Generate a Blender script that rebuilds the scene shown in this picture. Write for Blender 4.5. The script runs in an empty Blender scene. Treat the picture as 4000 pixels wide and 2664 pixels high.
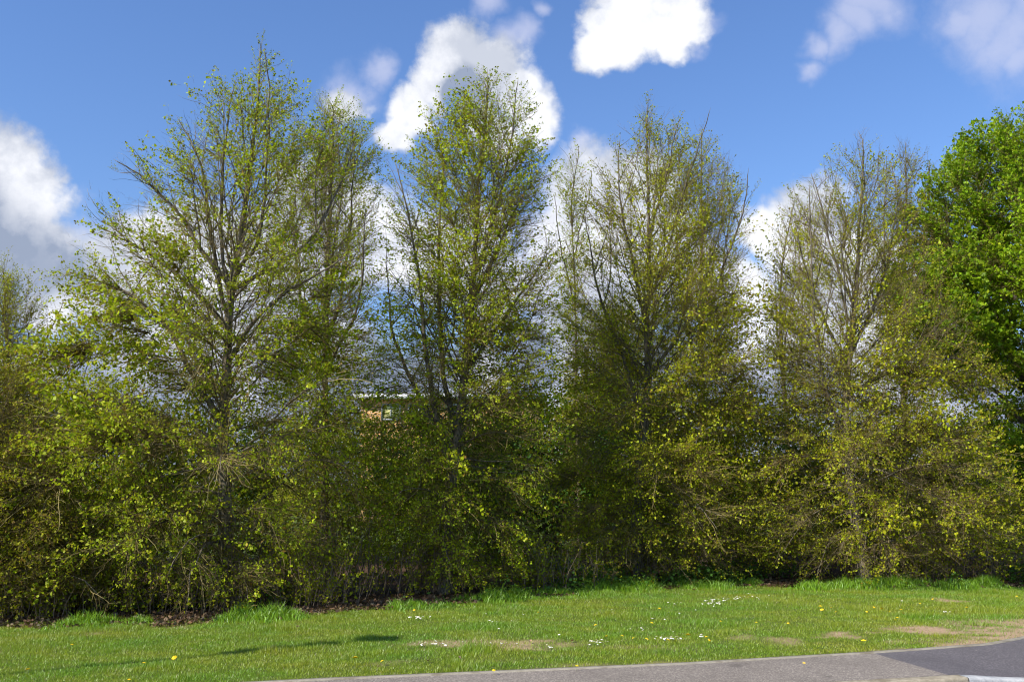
import bpy, math, random
import numpy as np
from mathutils import Vector, kdtree

SC = bpy.context.scene
COL = SC.collection
rad = math.radians

# ------------------------------------------------------------------ camera
PITCH = rad(8.2); FPX = 1005.0; CAMZ = 1.6
cam_d = bpy.data.cameras.new('camera'); cam = bpy.data.objects.new('camera', cam_d)
COL.objects.link(cam); SC.camera = cam
cam.location = (0, 0, CAMZ); cam.rotation_euler = (rad(90) + PITCH, 0, 0)
cam_d.sensor_width = 36; cam_d.lens = 36 * FPX / 1024
cam_d.clip_start = 0.1; cam_d.clip_end = 3000
SP, CP = math.sin(PITCH), math.cos(PITCH)

def ray(u, v):
    """direction of a pixel of the 1024 px picture"""
    a = (u - 512) / FPX; b = (340.5 - v) / FPX
    return np.array([a, CP - b * SP, SP + b * CP])
def gnd(u, v, z=0.0):
    d = ray(u, v); t = (z - CAMZ) / d[2]
    return np.array([d[0] * t, d[1] * t, z])
def at(u, v, Y):
    d = ray(u, v); t = Y / d[1]
    return np.array([d[0] * t, Y, CAMZ + d[2] * t])
S2 = 2354 / 1024; S4 = 4000 / 1024

# ------------------------------------------------------------------ sun, sky, exposure
SUN_EL = rad(41); SUNV = np.array([-.83, -.56, 0]); SUNV /= np.linalg.norm(SUNV)
sunv = Vector((SUNV[0] * math.cos(SUN_EL), SUNV[1] * math.cos(SUN_EL), math.sin(SUN_EL)))
sd = bpy.data.lights.new('sun', 'SUN'); sd.energy = 5.0; sd.angle = rad(.53); sd.color = (1, .95, .86)
so = bpy.data.objects.new('sun', sd); COL.objects.link(so)
so.rotation_euler = (-sunv).to_track_quat('-Z', 'Y').to_euler(); so.location = (-30, -14, 30)

SC.view_settings.view_transform = 'Standard'; SC.view_settings.look = 'None'
SC.view_settings.exposure = 0.42; SC.view_settings.gamma = 1; SC.view_settings.use_curve_mapping = False
SC.render.engine = 'CYCLES'
SC.cycles.max_bounces = 4; SC.cycles.diffuse_bounces = 2; SC.cycles.transmission_bounces = 3
SC.cycles.glossy_bounces = 2; SC.cycles.transparent_max_bounces = 4
SC.render.filter_size = 1.2 if hasattr(SC.render, 'filter_size') else 1.5
try: SC.cycles.filter_width = 1.1
except Exception: pass

W = bpy.data.worlds.new('World'); SC.world = W; W.use_nodes = True

class NT:
    def __init__(s, tree): s.t = tree; s.t.nodes.clear()
    def n(s, typ, **kw):
        x = s.t.nodes.new(typ)
        for k, v in kw.items():
            if k.startswith('i_'):
                key = k[2:]; x.inputs[int(key) if key.isdigit() else key.replace('_', ' ')].default_value = v
            else: setattr(x, k, v)
        return x
    def l(s, a, b): s.t.links.new(a, b)
    def math(s, op, a, b=None, c=None, clamp=False):
        x = s.t.nodes.new('ShaderNodeMath'); x.operation = op; x.use_clamp = clamp
        for i, q in enumerate((a, b, c)):
            if q is None: continue
            if isinstance(q, (int, float)): x.inputs[i].default_value = q
            else: s.l(q, x.inputs[i])
        return x.outputs[0]
    def vmath(s, op, a, b=None, out=0):
        x = s.t.nodes.new('ShaderNodeVectorMath'); x.operation = op
        for i, q in enumerate((a, b)):
            if q is None: continue
            if isinstance(q, (tuple, list)): x.inputs[i].default_value = q
            else: s.l(q, x.inputs[i])
        return x.outputs[out]
    def smooth(s, a, lo, hi, o0=0., o1=1.):
        x = s.t.nodes.new('ShaderNodeMapRange'); x.interpolation_type = 'SMOOTHSTEP'
        s.l(a, x.inputs[0])
        for i, q in zip((1, 2, 3, 4), (lo, hi, o0, o1)): x.inputs[i].default_value = q
        return x.outputs[0]
    def mix(s, f, a, b):
        x = s.t.nodes.new('ShaderNodeMix'); x.data_type = 'RGBA'
        for i, q in ((0, f), (6, a), (7, b)):
            if isinstance(q, (int, float)): x.inputs[i].default_value = q
            elif isinstance(q, (tuple, list)): x.inputs[i].default_value = (*q, 1) if len(q) == 3 else q
            else: s.l(q, x.inputs[i])
        return x.outputs[2]
    def noise(s, vec, scale, detail=4, rough=.5, out=0):
        x = s.t.nodes.new('ShaderNodeTexNoise'); x.inputs['Scale'].default_value = scale
        x.inputs['Detail'].default_value = detail; x.inputs['Roughness'].default_value = rough
        if vec is not None: s.l(vec, x.inputs['Vector'])
        return x.outputs[out]

def build_world():
    g = NT(W.node_tree)
    out = g.n('ShaderNodeOutputWorld'); bg = g.n('ShaderNodeBackground')
    sky = g.n('ShaderNodeTexSky'); sky.sky_type = 'NISHITA'; sky.sun_disc = False
    sky.sun_elevation = SUN_EL; sky.sun_rotation = math.atan2(SUNV[0], SUNV[1])
    sky.air_density = 1.25; sky.dust_density = .25; sky.ozone_density = 2.2
    STR = .072
    bg.inputs[1].default_value = STR
    tc = g.n('ShaderNodeTexCoord'); d = g.vmath('NORMALIZE', tc.outputs['Generated'])
    # billowy displacement of the cloud outlines
    n1 = g.noise(d, 7, 5, .6, 1); n2 = g.noise(d, 2.2, 3, .5, 1)
    w = g.vmath('SUBTRACT', n1, (.5, .5, .5)); sc = g.n('ShaderNodeVectorMath', operation='SCALE'); g.l(w, sc.inputs[0]); sc.inputs[3].default_value = .085
    w2 = g.vmath('SUBTRACT', n2, (.5, .5, .5)); sc2 = g.n('ShaderNodeVectorMath', operation='SCALE'); g.l(w2, sc2.inputs[0]); sc2.inputs[3].default_value = .05
    dw = g.vmath('ADD', g.vmath('ADD', d, sc.outputs[0]), sc2.outputs[0])
    def field(blobs, vec):
        f = None
        for (x, y, r) in blobs:
            if len(str(x)) and isinstance(x, tuple): c = x
            else:
                c = ray(x / S2, y / S2); c = c / np.linalg.norm(c)
            if y > 420 and 250 < x < 2300 if not isinstance(x, tuple) else False: r = r * (1.36 if y > 600 else 1.12)
            dist = g.vmath('DISTANCE', vec, tuple(float(q) for q in c), out=1)
            v = g.math('MULTIPLY_ADD', dist, -1.0 / (r * 1.0 / S2 / FPX), 1.0)
            f = v if f is None else g.math('MAXIMUM', f, v)
        return f
    white = [(25, 400, 120), (85, 450, 110), (30, 540, 150), (110, 590, 120), (165, 420, 45), (-80, 450, 200), (120, 700, 90),
             (1060, 165, 115), (1000, 200, 85), (1150, 200, 100), (930, 260, 80), (890, 310, 60), (1210, 260, 85), (1120, 320, 70), (790, 225, 52), 
             (1450, 30, 110), (1400, 110, 80), (1550, 20, 85), (1530, 75, 60), (1370, 150, 60), (1510, -40, 120),
             (740, 530, 150), (850, 560, 130), (640, 600, 130), (480, 620, 120), (330, 620, 100), (980, 600, 120), (1070, 590, 110), (560, 700, 130), (1120, 680, 90), (240, 700, 80),
             (1345, 450, 140), (1310, 560, 145), (1485, 430, 105), (1420, 540, 120), (1330, 660, 130), (1500, 620, 140), 
             (1850, 560, 125), (1890, 500, 95), (1760, 540, 70), (1960, 640, 120), (2050, 760, 120), (1800, 800, 130), (1900, 900, 150), (2150, 850, 120), (1700, 700, 80),
             (700, 820, 120), (1280, 860, 120)]
    white += [(x, 960 + 25 * math.sin(x), 150) for x in range(-400, 2900, 150)]
    rr = random.Random(5)
    for k in range(14):          # the same kind of sky outside the frame
        az = rad(rr.uniform(40, 320)); el = rad(rr.choice([rr.uniform(8, 25), rr.uniform(15, 60)]))
        c = (math.sin(az) * math.cos(el), math.cos(az) * math.cos(el), math.sin(el))
        r = rr.uniform(150, 420)
        white.append((c, 0, r))
        white.append(((c[0] + rr.uniform(-.12, .12), c[1] + rr.uniform(-.12, .12), c[2] + rr.uniform(-.05, .05)), 0, r * .7))
    fw = field(white, dw)
    fine = g.noise(d, 20, 8, .66)
    fw = g.math('ADD', fw, g.math('MULTIPLY', g.math('SUBTRACT', fine, .5), .60))
    dens = g.smooth(g.math('ADD', fw, g.math('MULTIPLY', g.math('SUBTRACT', g.noise(d, 70, 5, .65), .5), .34)), -.05, .36)
    wisp = [(860, 150, 50), (1320, 320, 45), (2000, 20, 90), (1960, 60, 70), (1910, 95, 60), (1840, 165, 35), (1860, 110, 40), (1130, 10, 55), (1630, 20, 40), (1600, 85, 40), (1250, 50, 30),
            (2260, 10, 130), (2330, 70, 120), (2200, 30, 70), (2350, 130, 60), (215, 450, 40), (210, 540, 70), (800, 200, 70), (1200, 110, 60), (2450, 40, 200)]
    fs = field(wisp, dw)
    fs = g.math('ADD', fs, g.math('MULTIPLY', g.math('SUBTRACT', g.noise(d, 16, 7, .7), .5), 1.0))
    dens2 = g.smooth(fs, -.05, .9, 0, .62)
    # shade inside the clouds
    grey = [(20, 600, 190), (110, 620, 130), (-60, 560, 200), (920, 860, 130), (1000, 780, 80), (420, 960, 150), (1200, 850, 90), (1080, 260, 90), (1500, 900, 200), (700, 960, 170), (200, 980, 200), (1850, 980, 160), (2300, 980, 180)]
    fg = g.smooth(field(grey, dw), 0, .75, 0, .95)
    soft = g.smooth(g.noise(d, 14, 6, .6), .36, .66, 0, .60)
    thin = g.smooth(fw, .05, .5, .28, 0.)
    shade = g.math('ADD', g.math('ADD', fg, soft), thin, clamp=True)
    k = 1 / STR
    ccol = g.mix(shade, (.80 * k, .81 * k, .85 * k), (.26 * k, .31 * k, .42 * k))
    wcol = g.mix(dens2, (.44 * k, .48 * k, .66 * k), (.56 * k, .58 * k, .72 * k))
    hs = g.n('ShaderNodeHueSaturation'); hs.inputs['Saturation'].default_value = 1.0; hs.inputs['Value'].default_value = 1.0
    g.l(g.vmath('MULTIPLY', sky.outputs[0], (1.02, 1.28, 1.80)), hs.inputs['Color'])
    c1 = g.mix(dens2, hs.outputs[0], wcol); c2 = g.mix(dens, c1, ccol)
    g.l(c2, bg.inputs[0]); g.l(bg.outputs[0], out.inputs[0])
    W.cycles.sampling_method = 'NONE'
build_world()

# ------------------------------------------------------------------ helpers
def tag(o, label=None, cat=None, group=None, kind=None):
    if label: o['label'] = label
    if cat: o['category'] = cat
    if group: o['group'] = group
    if kind: o['kind'] = kind
    return o
def empty(name, loc, **kw):
    o = bpy.data.objects.new(name, None); COL.objects.link(o); o.location = loc; o.empty_display_size = .3
    tag(o, **kw); return o
def mesh_obj(name, V, F, mat, parent=None, col=None, smooth=False, attrs=None, offset=None):
    """F: (n,3) or (n,4) array, or list of such arrays"""
    V = np.asarray(V, dtype=np.float32)
    if offset is not None: V = V - np.asarray(offset, dtype=np.float32)
    Fs = F if isinstance(F, list) else [F]
    me = bpy.data.meshes.new(name)
    me.vertices.add(len(V)); me.vertices.foreach_set('co', V.ravel())
    loops = np.concatenate([np.asarray(f).ravel() for f in Fs]).astype(np.int32)
    tot = np.concatenate([np.full(len(f), np.asarray(f).shape[1]) for f in Fs]).astype(np.int32)
    st = np.concatenate([[0], np.cumsum(tot)[:-1]]).astype(np.int32)
    me.loops.add(len(loops)); me.loops.foreach_set('vertex_index', loops)
    me.polygons.add(len(tot)); me.polygons.foreach_set('loop_start', st); me.polygons.foreach_set('loop_total', tot)
    if smooth: me.polygons.foreach_set('use_smooth', np.ones(len(tot), dtype=bool))
    me.update(calc_edges=True)
    if col is not None:
        a = me.color_attributes.new('tint', 'FLOAT_COLOR', 'POINT')
        c = np.ones((len(V), 4), dtype=np.float32); c[:, :3] = col; a.data.foreach_set('color', c.ravel())
    for k, v in (attrs or {}).items():
        a = me.attributes.new(k, 'FLOAT', 'POINT'); a.data.foreach_set('value', np.asarray(v, dtype=np.float32))
    me.materials.append(mat)
    o = bpy.data.objects.new(name, me); COL.objects.link(o)
    if parent: o.parent = parent
    global TRIS; TRIS += int((tot - 2).sum())
    return o
TRIS = 0

def box(x0, x1, y0, y1, z0, z1):
    V = np.array([[x, y, z] for z in (z0, z1) for y in (y0, y1) for x in (x0, x1)], float)
    F = np.array([[0, 2, 3, 1], [4, 5, 7, 6], [0, 1, 5, 4], [2, 6, 7, 3], [0, 4, 6, 2], [1, 3, 7, 5]])
    return V, F

def nrm(a): return a / np.maximum(np.linalg.norm(a, axis=-1, keepdims=True), 1e-9)

def tubes(P, R, k, tip=True):
    """P (B,n,3), R (B,n): closed side walls; the last ring collapses to a point when tip"""
    B, n, _ = P.shape
    T = np.empty_like(P); T[:, 1:-1] = P[:, 2:] - P[:, :-2]; T[:, 0] = P[:, 1] - P[:, 0]; T[:, -1] = P[:, -1] - P[:, -2]
    T = nrm(T)
    ref = np.where(np.abs(T[:, :1, 2:3]) > .8, np.array([[[1., .1, 0]]]), np.array([[[0.05, .1, 1.]]]))
    A = nrm(np.cross(T, np.broadcast_to(ref, T.shape))); Bn = np.cross(T, A)
    ang = np.arange(k) * 2 * np.pi / k
    m = n - 1 if tip else n
    ring = P[:, :m, None] + R[:, :m, None, None] * (np.cos(ang)[None, None, :, None] * A[:, :m, None] + np.sin(ang)[None, None, :, None] * Bn[:, :m, None])
    V = ring.reshape(B, m * k, 3)
    nv = m * k + (1 if tip else 0)
    if tip: V = np.concatenate([V, P[:, -1:]], axis=1)
    i = np.arange(m - 1)[:, None] * k; j = np.arange(k)[None]; j2 = (j + 1) % k
    q = np.stack([i + j, i + j2, i + k + j2, i + k + j], -1).reshape(-1, 4) if m > 1 else np.zeros((0, 4), int)
    off = (np.arange(B) * nv)[:, None, None]
    Q = (q[None] + off).reshape(-1, 4); Fs = [Q] if len(Q) else []
    if tip:
        l = (m - 1) * k; t = np.stack([l + np.arange(k), l + (np.arange(k) + 1) % k, np.full(k, m * k)], -1)
        Fs.append((t[None] + off).reshape(-1, 3))
    return V.reshape(-1, 3), Fs
def merge(parts):
    Vs = []; Fq = []; Ft = []; o = 0
    for V, Fs in parts:
        for f in Fs: (Fq if f.shape[1] == 4 else Ft).append(f + o)
        Vs.append(V); o += len(V)
    F = []
    if Fq: F.append(np.concatenate(Fq))
    if Ft: F.append(np.concatenate(Ft))
    return np.concatenate(Vs), F

def vnoise(x, y, seed=0):
    """smooth value noise in 0..1"""
    xi = np.floor(x).astype(np.int64); yi = np.floor(y).astype(np.int64); fx = x - xi; fy = y - yi
    fx = fx * fx * (3 - 2 * fx); fy = fy * fy * (3 - 2 * fy)
    def h(a, b):
        q = (a * 374761393 + b * 668265263 + seed * 974711) & 0x7fffffff
        q = ((q ^ (q >> 13)) * 1274126177) & 0x7fffffff
        return ((q ^ (q >> 16)) & 0xffff) / 65535.
    return (h(xi, yi) * (1 - fx) + h(xi + 1, yi) * fx) * (1 - fy) + (h(xi, yi + 1) * (1 - fx) + h(xi + 1, yi + 1) * fx) * fy
def fbm(x, y, seed=0, o=4):
    s = 0; a = .5
    for k in range(o): s = s + a * vnoise(x * 2 ** k, y * 2 ** k, seed + k); a *= .5
    return s / (1 - .5 ** o)

# ------------------------------------------------------------------ materials
def mat(name, build):
    m = bpy.data.materials.new(name); m.use_nodes = True; g = NT(m.node_tree)
    out = g.n('ShaderNodeOutputMaterial'); build(g, out); return m
def pr(g, out, color, rough=.8, bump=None, dist=.01, spec=.3):
    p = g.n('ShaderNodeBsdfPrincipled'); p.inputs['Roughness'].default_value = rough
    p.inputs['Specular IOR Level'].default_value = spec
    if isinstance(color, tuple): p.inputs['Base Color'].default_value = (*color, 1)
    else: g.l(color, p.inputs['Base Color'])
    if bump is not None:
        b = g.n('ShaderNodeBump'); b.inputs['Distance'].default_value = dist; b.inputs['Strength'].default_value = 1
        g.l(bump, b.inputs['Height']); g.l(b.outputs[0], p.inputs['Normal'])
    g.l(p.outputs[0], out.inputs[0]); return p
def obj_co(g): return g.n('ShaderNodeTexCoord').outputs['Object']

def leafy(trans=.38, rough=.5, gloss=.06):
    def b(g, out):
        a = g.n('ShaderNodeAttribute'); a.attribute_name = 'tint'
        d = g.n('ShaderNodeBsdfDiffuse'); t = g.n('ShaderNodeBsdfTranslucent'); m = g.n('ShaderNodeMixShader'); m.inputs[0].default_value = trans
        oi = g.n('ShaderNodeObjectInfo'); vr = g.smooth(oi.outputs['Random'], 0, 1, .78, 1.18)
        acol = g.vmath('SCALE', a.outputs['Color']); acol.node.inputs[3].default_value = 1; g.l(vr, acol.node.inputs[3])
        g.l(acol, d.inputs[0])
        tcol = g.mix(.4, acol, (.42, .50, .008)); g.l(tcol, t.inputs[0])
        g.l(d.outputs[0], m.inputs[1]); g.l(t.outputs[0], m.inputs[2])
        gl = g.n('ShaderNodeBsdfGlossy'); gl.inputs['Roughness'].default_value = rough; gl.inputs[0].default_value = (.8, .9, .8, 1)
        m2 = g.n('ShaderNodeMixShader'); m2.inputs[0].default_value = gloss
        g.l(m.outputs[0], m2.inputs[1]); g.l(gl.outputs[0], m2.inputs[2]); g.l(m2.outputs[0], out.inputs[0])
    return b
M_leaf = mat('young_leaf', leafy(.42, .5, .015))
M_blade = mat('grass_blade', leafy(.30, .45, .05))
M_litter = mat('dry_leaf', leafy(.1, .6, .03))
def bark(c1, c2, moss=.25):
    def b(g, out):
        co = obj_co(g); st = g.vmath('MULTIPLY', co, (1, 1, .22))
        n = g.noise(st, 38, 6, .65); n2 = g.noise(co, 3.5, 4, .6)
        c = g.mix(g.smooth(n, .32, .68), c1, c2)
        c = g.mix(g.smooth(n2, .5, .68, 0, moss), c, (.10, .12, .035))
        pr(g, out, c, .9, n, .012, .15)
    return b
M_bark = mat('bark', bark((.065, .052, .036), (.27, .225, .16)))
M_barkd = mat('bark_dark', bark((.05, .042, .032), (.17, .14, .10)))
def twigm(g, out):
    a = g.n('ShaderNodeAttribute'); a.attribute_name = 'tint'; pr(g, out, a.outputs['Color'], .7, spec=.3)
M_twig = mat('twig_bark', twigm)

def asphalt(base, light):
    def b(g, out):
        co = obj_co(g); v = g.n('ShaderNodeTexVoronoi'); v.inputs['Scale'].default_value = 95; g.l(co, v.inputs['Vector'])
        n = g.noise(co, 60, 5, .7); big = g.noise(co, 1.3, 5, .6)
        sp = g.smooth(v.outputs['Color'], .35, .95)
        c = g.mix(sp, base, light)
        c = g.mix(g.smooth(big, .35, .7, 0, .35), c, tuple(q * .72 for q in base))
        spot = g.noise(co, 9, 3, .5); c = g.mix(g.smooth(spot, .70, .76, 0, .6), c, (.30, .27, .22))
        bigs = g.noise(g.vmath('ADD', co, (3.1, 7.7, 0)), 2.2, 3, .5); c = g.mix(g.smooth(bigs, .66, .74, 0, .5), c, tuple(q * .45 for q in base))
        pr(g, out, c, .9, n, .004, .25)
    return b
M_path = mat('worn_asphalt', asphalt((.175, .148, .125), (.38, .33, .275)))
M_drive = mat('dark_asphalt', asphalt((.105, .094, .098), (.19, .17, .17)))
M_road = mat('road_asphalt', asphalt((.08, .075, .075), (.16, .15, .145)))
def kerbm(c1, c2, c3):
    def b(g, out):
        co = obj_co(g); n = g.noise(co, 14, 6, .7); n2 = g.noise(co, 90, 3, .6); n3 = g.noise(co, 4, 4, .6)
        c = g.mix(g.smooth(n, .35, .65), c1, c2); c = g.mix(g.smooth(n3, .48, .66, 0, .8), c, c3)
        pr(g, out, c, .85, n2, .004)
    return b
M_kerb = mat('weathered_kerb', kerbm((.26, .22, .15), (.42, .36, .26), (.19, .155, .10)))
M_kerbw = mat('pale_kerb', kerbm((.40, .40, .39), (.58, .57, .54), (.26, .26, .26)))
M_edge = mat('edging_concrete', kerbm((.27, .24, .18), (.36, .32, .25), (.18, .15, .10)))

def groundm(g, out):
    co = obj_co(g)
    ab = g.n('ShaderNodeAttribute'); ab.attribute_name = 'bare'; al = g.n('ShaderNodeAttribute'); al.attribute_name = 'litter'
    n = g.noise(co, 26, 6, .7); n2 = g.noise(co, 2.2, 5, .6); n3 = g.noise(co, 110, 4, .7)
    soil = g.mix(g.smooth(n, .3, .7), (.36, .235, .14), (.52, .37, .23)); soil = g.mix(g.smooth(n3, .5, .75, 0, .6), soil, (.62, .52, .37))
    gr = g.mix(g.smooth(n, .3, .7), (.07, .12, .01), (.14, .20, .018)); gr = g.mix(g.smooth(n2, .35, .65), gr, (.09, .12, .03))
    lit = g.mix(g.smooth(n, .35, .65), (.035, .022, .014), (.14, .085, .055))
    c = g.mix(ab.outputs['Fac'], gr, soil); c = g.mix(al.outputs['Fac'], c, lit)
    pr(g, out, c, .95, n3, .012, .1)
M_ground = mat('lawn_soil', groundm)
def farg(g, out):
    co = obj_co(g); n = g.noise(co, .3, 6, .6); pr(g, out, g.mix(n, (.05, .09, .02), (.09, .13, .03)), .95)
M_far = mat('field_grass', farg)
def simple(name, c, rough=.7, var=.25, scale=8, **k):
    def b(g, out):
        n = g.noise(obj_co(g), scale, 5, .6)
        pr(g, out, g.mix(n, tuple(q * (1 - var) for q in c), tuple(min(1, q * (1 + var)) for q in c)), rough)
    return mat(name, b)
def brickm(g, out):
    co = obj_co(g); sw = g.n('ShaderNodeCombineXYZ'); sp = g.n('ShaderNodeSeparateXYZ'); g.l(co, sp.inputs[0])
    g.l(sp.outputs[0], sw.inputs[0]); g.l(sp.outputs[2], sw.inputs[1])
    b = g.n('ShaderNodeTexBrick'); b.inputs['Scale'].default_value = 1; b.inputs['Brick Width'].default_value = .225; b.inputs['Row Height'].default_value = .075; b.inputs['Mortar Size'].default_value = .01
    b.inputs['Color1'].default_value = (.60, .30, .08, 1); b.inputs['Color2'].default_value = (.70, .38, .12, 1); b.inputs['Mortar'].default_value = (.45, .38, .30, 1)
    g.l(sw.outputs[0], b.inputs['Vector']); pr(g, out, b.outputs['Color'], .9, b.outputs['Fac'], -.01)
M_brick = mat('orange_brick', brickm)
M_white = simple('white_fascia', (.8, .8, .79), .5, .06)
M_glassd = simple('dark_glass', (.05, .06, .07), .1, .2)
M_yellow = simple('pale_yellow_panel', (.65, .62, .25), .6, .1)
M_roofg = simple('roof_felt', (.16, .16, .17), .8, .2)
M_metal = simple('galvanised_steel', (.35, .36, .36), .45, .15)
M_daisyw = simple('daisy_petal', (.85, .85, .82), .6, .04)
M_daisyy = simple('daisy_eye', (.75, .50, .03), .6, .1)
M_dand = simple('dandelion_petal', (.85, .55, .01), .6, .12, 60)
M_stalk = simple('flower_stalk', (.16, .22, .06), .6, .1)
M_tan = simple('tan_dead_leaf', (.50, .33, .17), .7, .25, 30)

# ------------------------------------------------------------------ ground shapes
EDGE = [gnd(*p)[:2] for p in [(341, 677.6), (682.5, 662.8), (867, 652), (943, 646.7), (987, 643.3), (1024, 636.5)]]
dirE = (EDGE[2] - EDGE[0]); dirE /= np.linalg.norm(dirE)
EX = [EDGE[0][0] - 40 * dirE[0]] + [p[0] for p in EDGE] + [6.3, 7.6, 10, 40]
EY = [EDGE[0][1] - 40 * dirE[1]] + [p[1] for p in EDGE] + [11.9, 12.9, 14.2, 22]
def yfront(x): return np.interp(x, EX, EY)
BACK = [gnd(a / S2, b / S2)[:2] for a, b in [(0, 1442), (200, 1441), (440, 1428), (700, 1418), (860, 1403), (1000, 1388), (1200, 1377), (1380, 1358), (1700, 1346), (2000, 1350), (2354, 1350)]]
BX = [-40] + [p[0] for p in BACK] + [40]; BY = [BACK[0][1] - .33 * (BACK[0][0] + 40)] + [p[1] for p in BACK] + [BACK[-1][1] + .2 * (40 - BACK[-1][0])]
def yback(x): return np.interp(x, BX, BY) + .12 * np.sin(x * 5.1) + .10 * np.sin(x * 2.3 + 1)

PATCH = []   # bare, worn spots of the lawn: (x, y, rx, ry, strength)
for (u, v, ru, rv, s) in [(1760, 2511, 140, 14, .75), (1990, 2512, 150, 14, .8), (2000, 2531, 70, 9, 1.0), (2200, 2518, 80, 13, .6), (2900, 2490, 46, 8, .45), (3065, 2500, 60, 11, .6),
                          (3285, 2482, 75, 9, .95), (3420, 2474, 60, 4, .5), (3640, 2462, 130, 14, 1.), (3890, 2432, 170, 13, .8), (3700, 2344, 62, 6, .9), (3800, 2515, 200, 17, .95), (3960, 2480, 150, 34, 1.),
                          (3600, 2536, 120, 8, .6), (700, 2440, 60, 8, .4), (1500, 2590, 60, 10, .3), (2300, 2600, 120, 12, .35), (2600, 2590, 120, 8, .45), (350, 2476, 40, 7, .45), (2500, 2530, 150, 8, .25), (4100, 2440, 150, 30, .9)]:
    c = gnd(u / S4, v / S4); e = gnd((u + ru) / S4, v / S4); f = gnd(u / S4, (v - rv) / S4); f2 = gnd(u / S4, (v + rv) / S4)
    PATCH.append((c[0], c[1], abs(e[0] - c[0]), abs(f[1] - f2[1]) / 2, s))
def bareness(x, y):
    b = np.zeros_like(x)
    n = fbm(x * 3.1, y * 5., 3); n2 = fbm(x * 12, y * 14, 9)
    for (cx, cy, rx, ry, s) in PATCH:
        q = np.sqrt(((x - cx) / rx) ** 2 + ((y - cy) / ry) ** 2)
        b = np.maximum(b, s * np.clip(1.6 - q + (n - .5) * 1.9 + (n2 - .5) * .9, 0, 1))
    e = np.clip(1 - (y - yfront(x)) / .10, 0, 1) * .6 * (n > .42)
    return np.clip(np.maximum(b, e), 0, 1)

# lawn and woodland floor: one fine sheet
xs = np.concatenate([np.linspace(-60, -9, 40), np.linspace(-8.9, 10.5, 330), np.linspace(10.8, 60, 40)])
ss = np.concatenate([np.linspace(0, 9, 190), np.linspace(9.4, 60, 50)])
X, S = np.meshgrid(xs, ss); Y = yfront(X) + S
Zl = (fbm(X * .6, Y * .6, 5) - .5) * .06 * np.clip(S / 1.0, 0, 1) + (fbm(X * 5, Y * 5, 6) - .5) * .012 * np.clip(S / .3, 0, 1)
def zl(x, y):
    s = y - yfront(x)
    return (fbm(x * .6, y * .6, 5) - .5) * .06 * np.clip(s / 1.0, 0, 1) + (fbm(x * 5, y * 5, 6) - .5) * .012 * np.clip(s / .3, 0, 1)
nx = len(xs); idx = np.arange(nx * len(ss)).reshape(len(ss), nx)
F = np.stack([idx[:-1, :-1], idx[:-1, 1:], idx[1:, 1:], idx[1:, :-1]], -1).reshape(-1, 4)
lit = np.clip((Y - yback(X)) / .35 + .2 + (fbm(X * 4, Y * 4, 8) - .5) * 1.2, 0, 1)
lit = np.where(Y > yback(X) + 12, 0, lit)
o = mesh_obj('lawn', np.stack([X, Y, Zl], -1).reshape(-1, 3), F, M_ground, attrs={'bare': bareness(X, Y).ravel(), 'litter': lit.ravel()}, smooth=True)
tag(o, kind='structure')
V, F = box(-900, 900, -900, 1500, -.5, -.22); tag(mesh_obj('ground', V, F, M_far), kind='structure')

# footpath, driveway, road, kerb
KP = np.array([3.33, 8.81]); KD = np.array([.967, .2543]); KD /= np.linalg.norm(KD)
def ykerb(x): return KP[1] + (x - KP[0]) * KD[1] / KD[0]
def drop(x): return -.085 * np.clip((x - 3.80) / .85, 0, 1)
def strip(x0a, x0b, x1a, x1b, na, ns, name, m, z0, dz):
    a = np.linspace(0, 1, na)[None]; s = np.linspace(0, 1, ns)[:, None]
    xk = x0a + (x1a - x0a) * a; xe = x0b + (x1b - x0b) * a
    x = xk + (xe - xk) * s; yk = ykerb(xk) + .0 * s; ye = yfront(xe) - .052
    y = yk + (ye - yk) * s; z = z0 + dz(xk) * (1 - s) ** 1.5 + 0 * x
    i = np.arange(na * ns).reshape(ns, na); f = np.stack([i[:-1, :-1], i[:-1, 1:], i[1:, 1:], i[1:, :-1]], -1).reshape(-1, 4)
    return tag(mesh_obj(name, np.stack([x, y, z], -1).reshape(-1, 3), f, m, smooth=True), kind='structure')
strip(-40, -40, 3.74, 3.50, 240, 6, 'footpath', M_path, 0., lambda x: 0 * x)
strip(3.74, 3.50, 30, 30, 200, 12, 'driveway', M_drive, 0., drop)
V, F = box(-60, 60, -40, 0, -.3, -.12)
V[:, 1] = np.where(V[:, 1] > -1, ykerb(V[:, 0]) - .14, V[:, 1]); tag(mesh_obj('road', V, F, M_road), kind='structure')
# edging strip of the path, laid in lengths
ed = empty('path_edging', (0, 0, 0), kind='structure')
xx = np.concatenate([np.linspace(-30, -6, 12), np.linspace(-5.8, 9, 150)]); yy = yfront(xx); k = len(xx)
t = np.gradient(np.stack([xx, yy], -1), axis=0); t /= np.linalg.norm(t, axis=1, keepdims=True); nn = np.stack([-t[:, 1], t[:, 0]], -1)
P0 = np.stack([xx, yy], -1) + nn * .015; P1 = P0 - nn * .067
V = np.concatenate([np.c_[P0, np.full(k, -.1)], np.c_[P0, np.full(k, .010)], np.c_[P1, np.full(k, .006)], np.c_[P1, np.full(k, -.1)]])
i = np.arange(k - 1); f = np.concatenate([np.stack([a * k + i, a * k + i + 1, b * k + i + 1, b * k + i], -1) for a, b in ((0, 1), (1, 2), (2, 3))])
mesh_obj('edging_strip', V, f, M_edge, ed)
kb = empty('kerb', (0, 0, 0), kind='structure')
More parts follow.
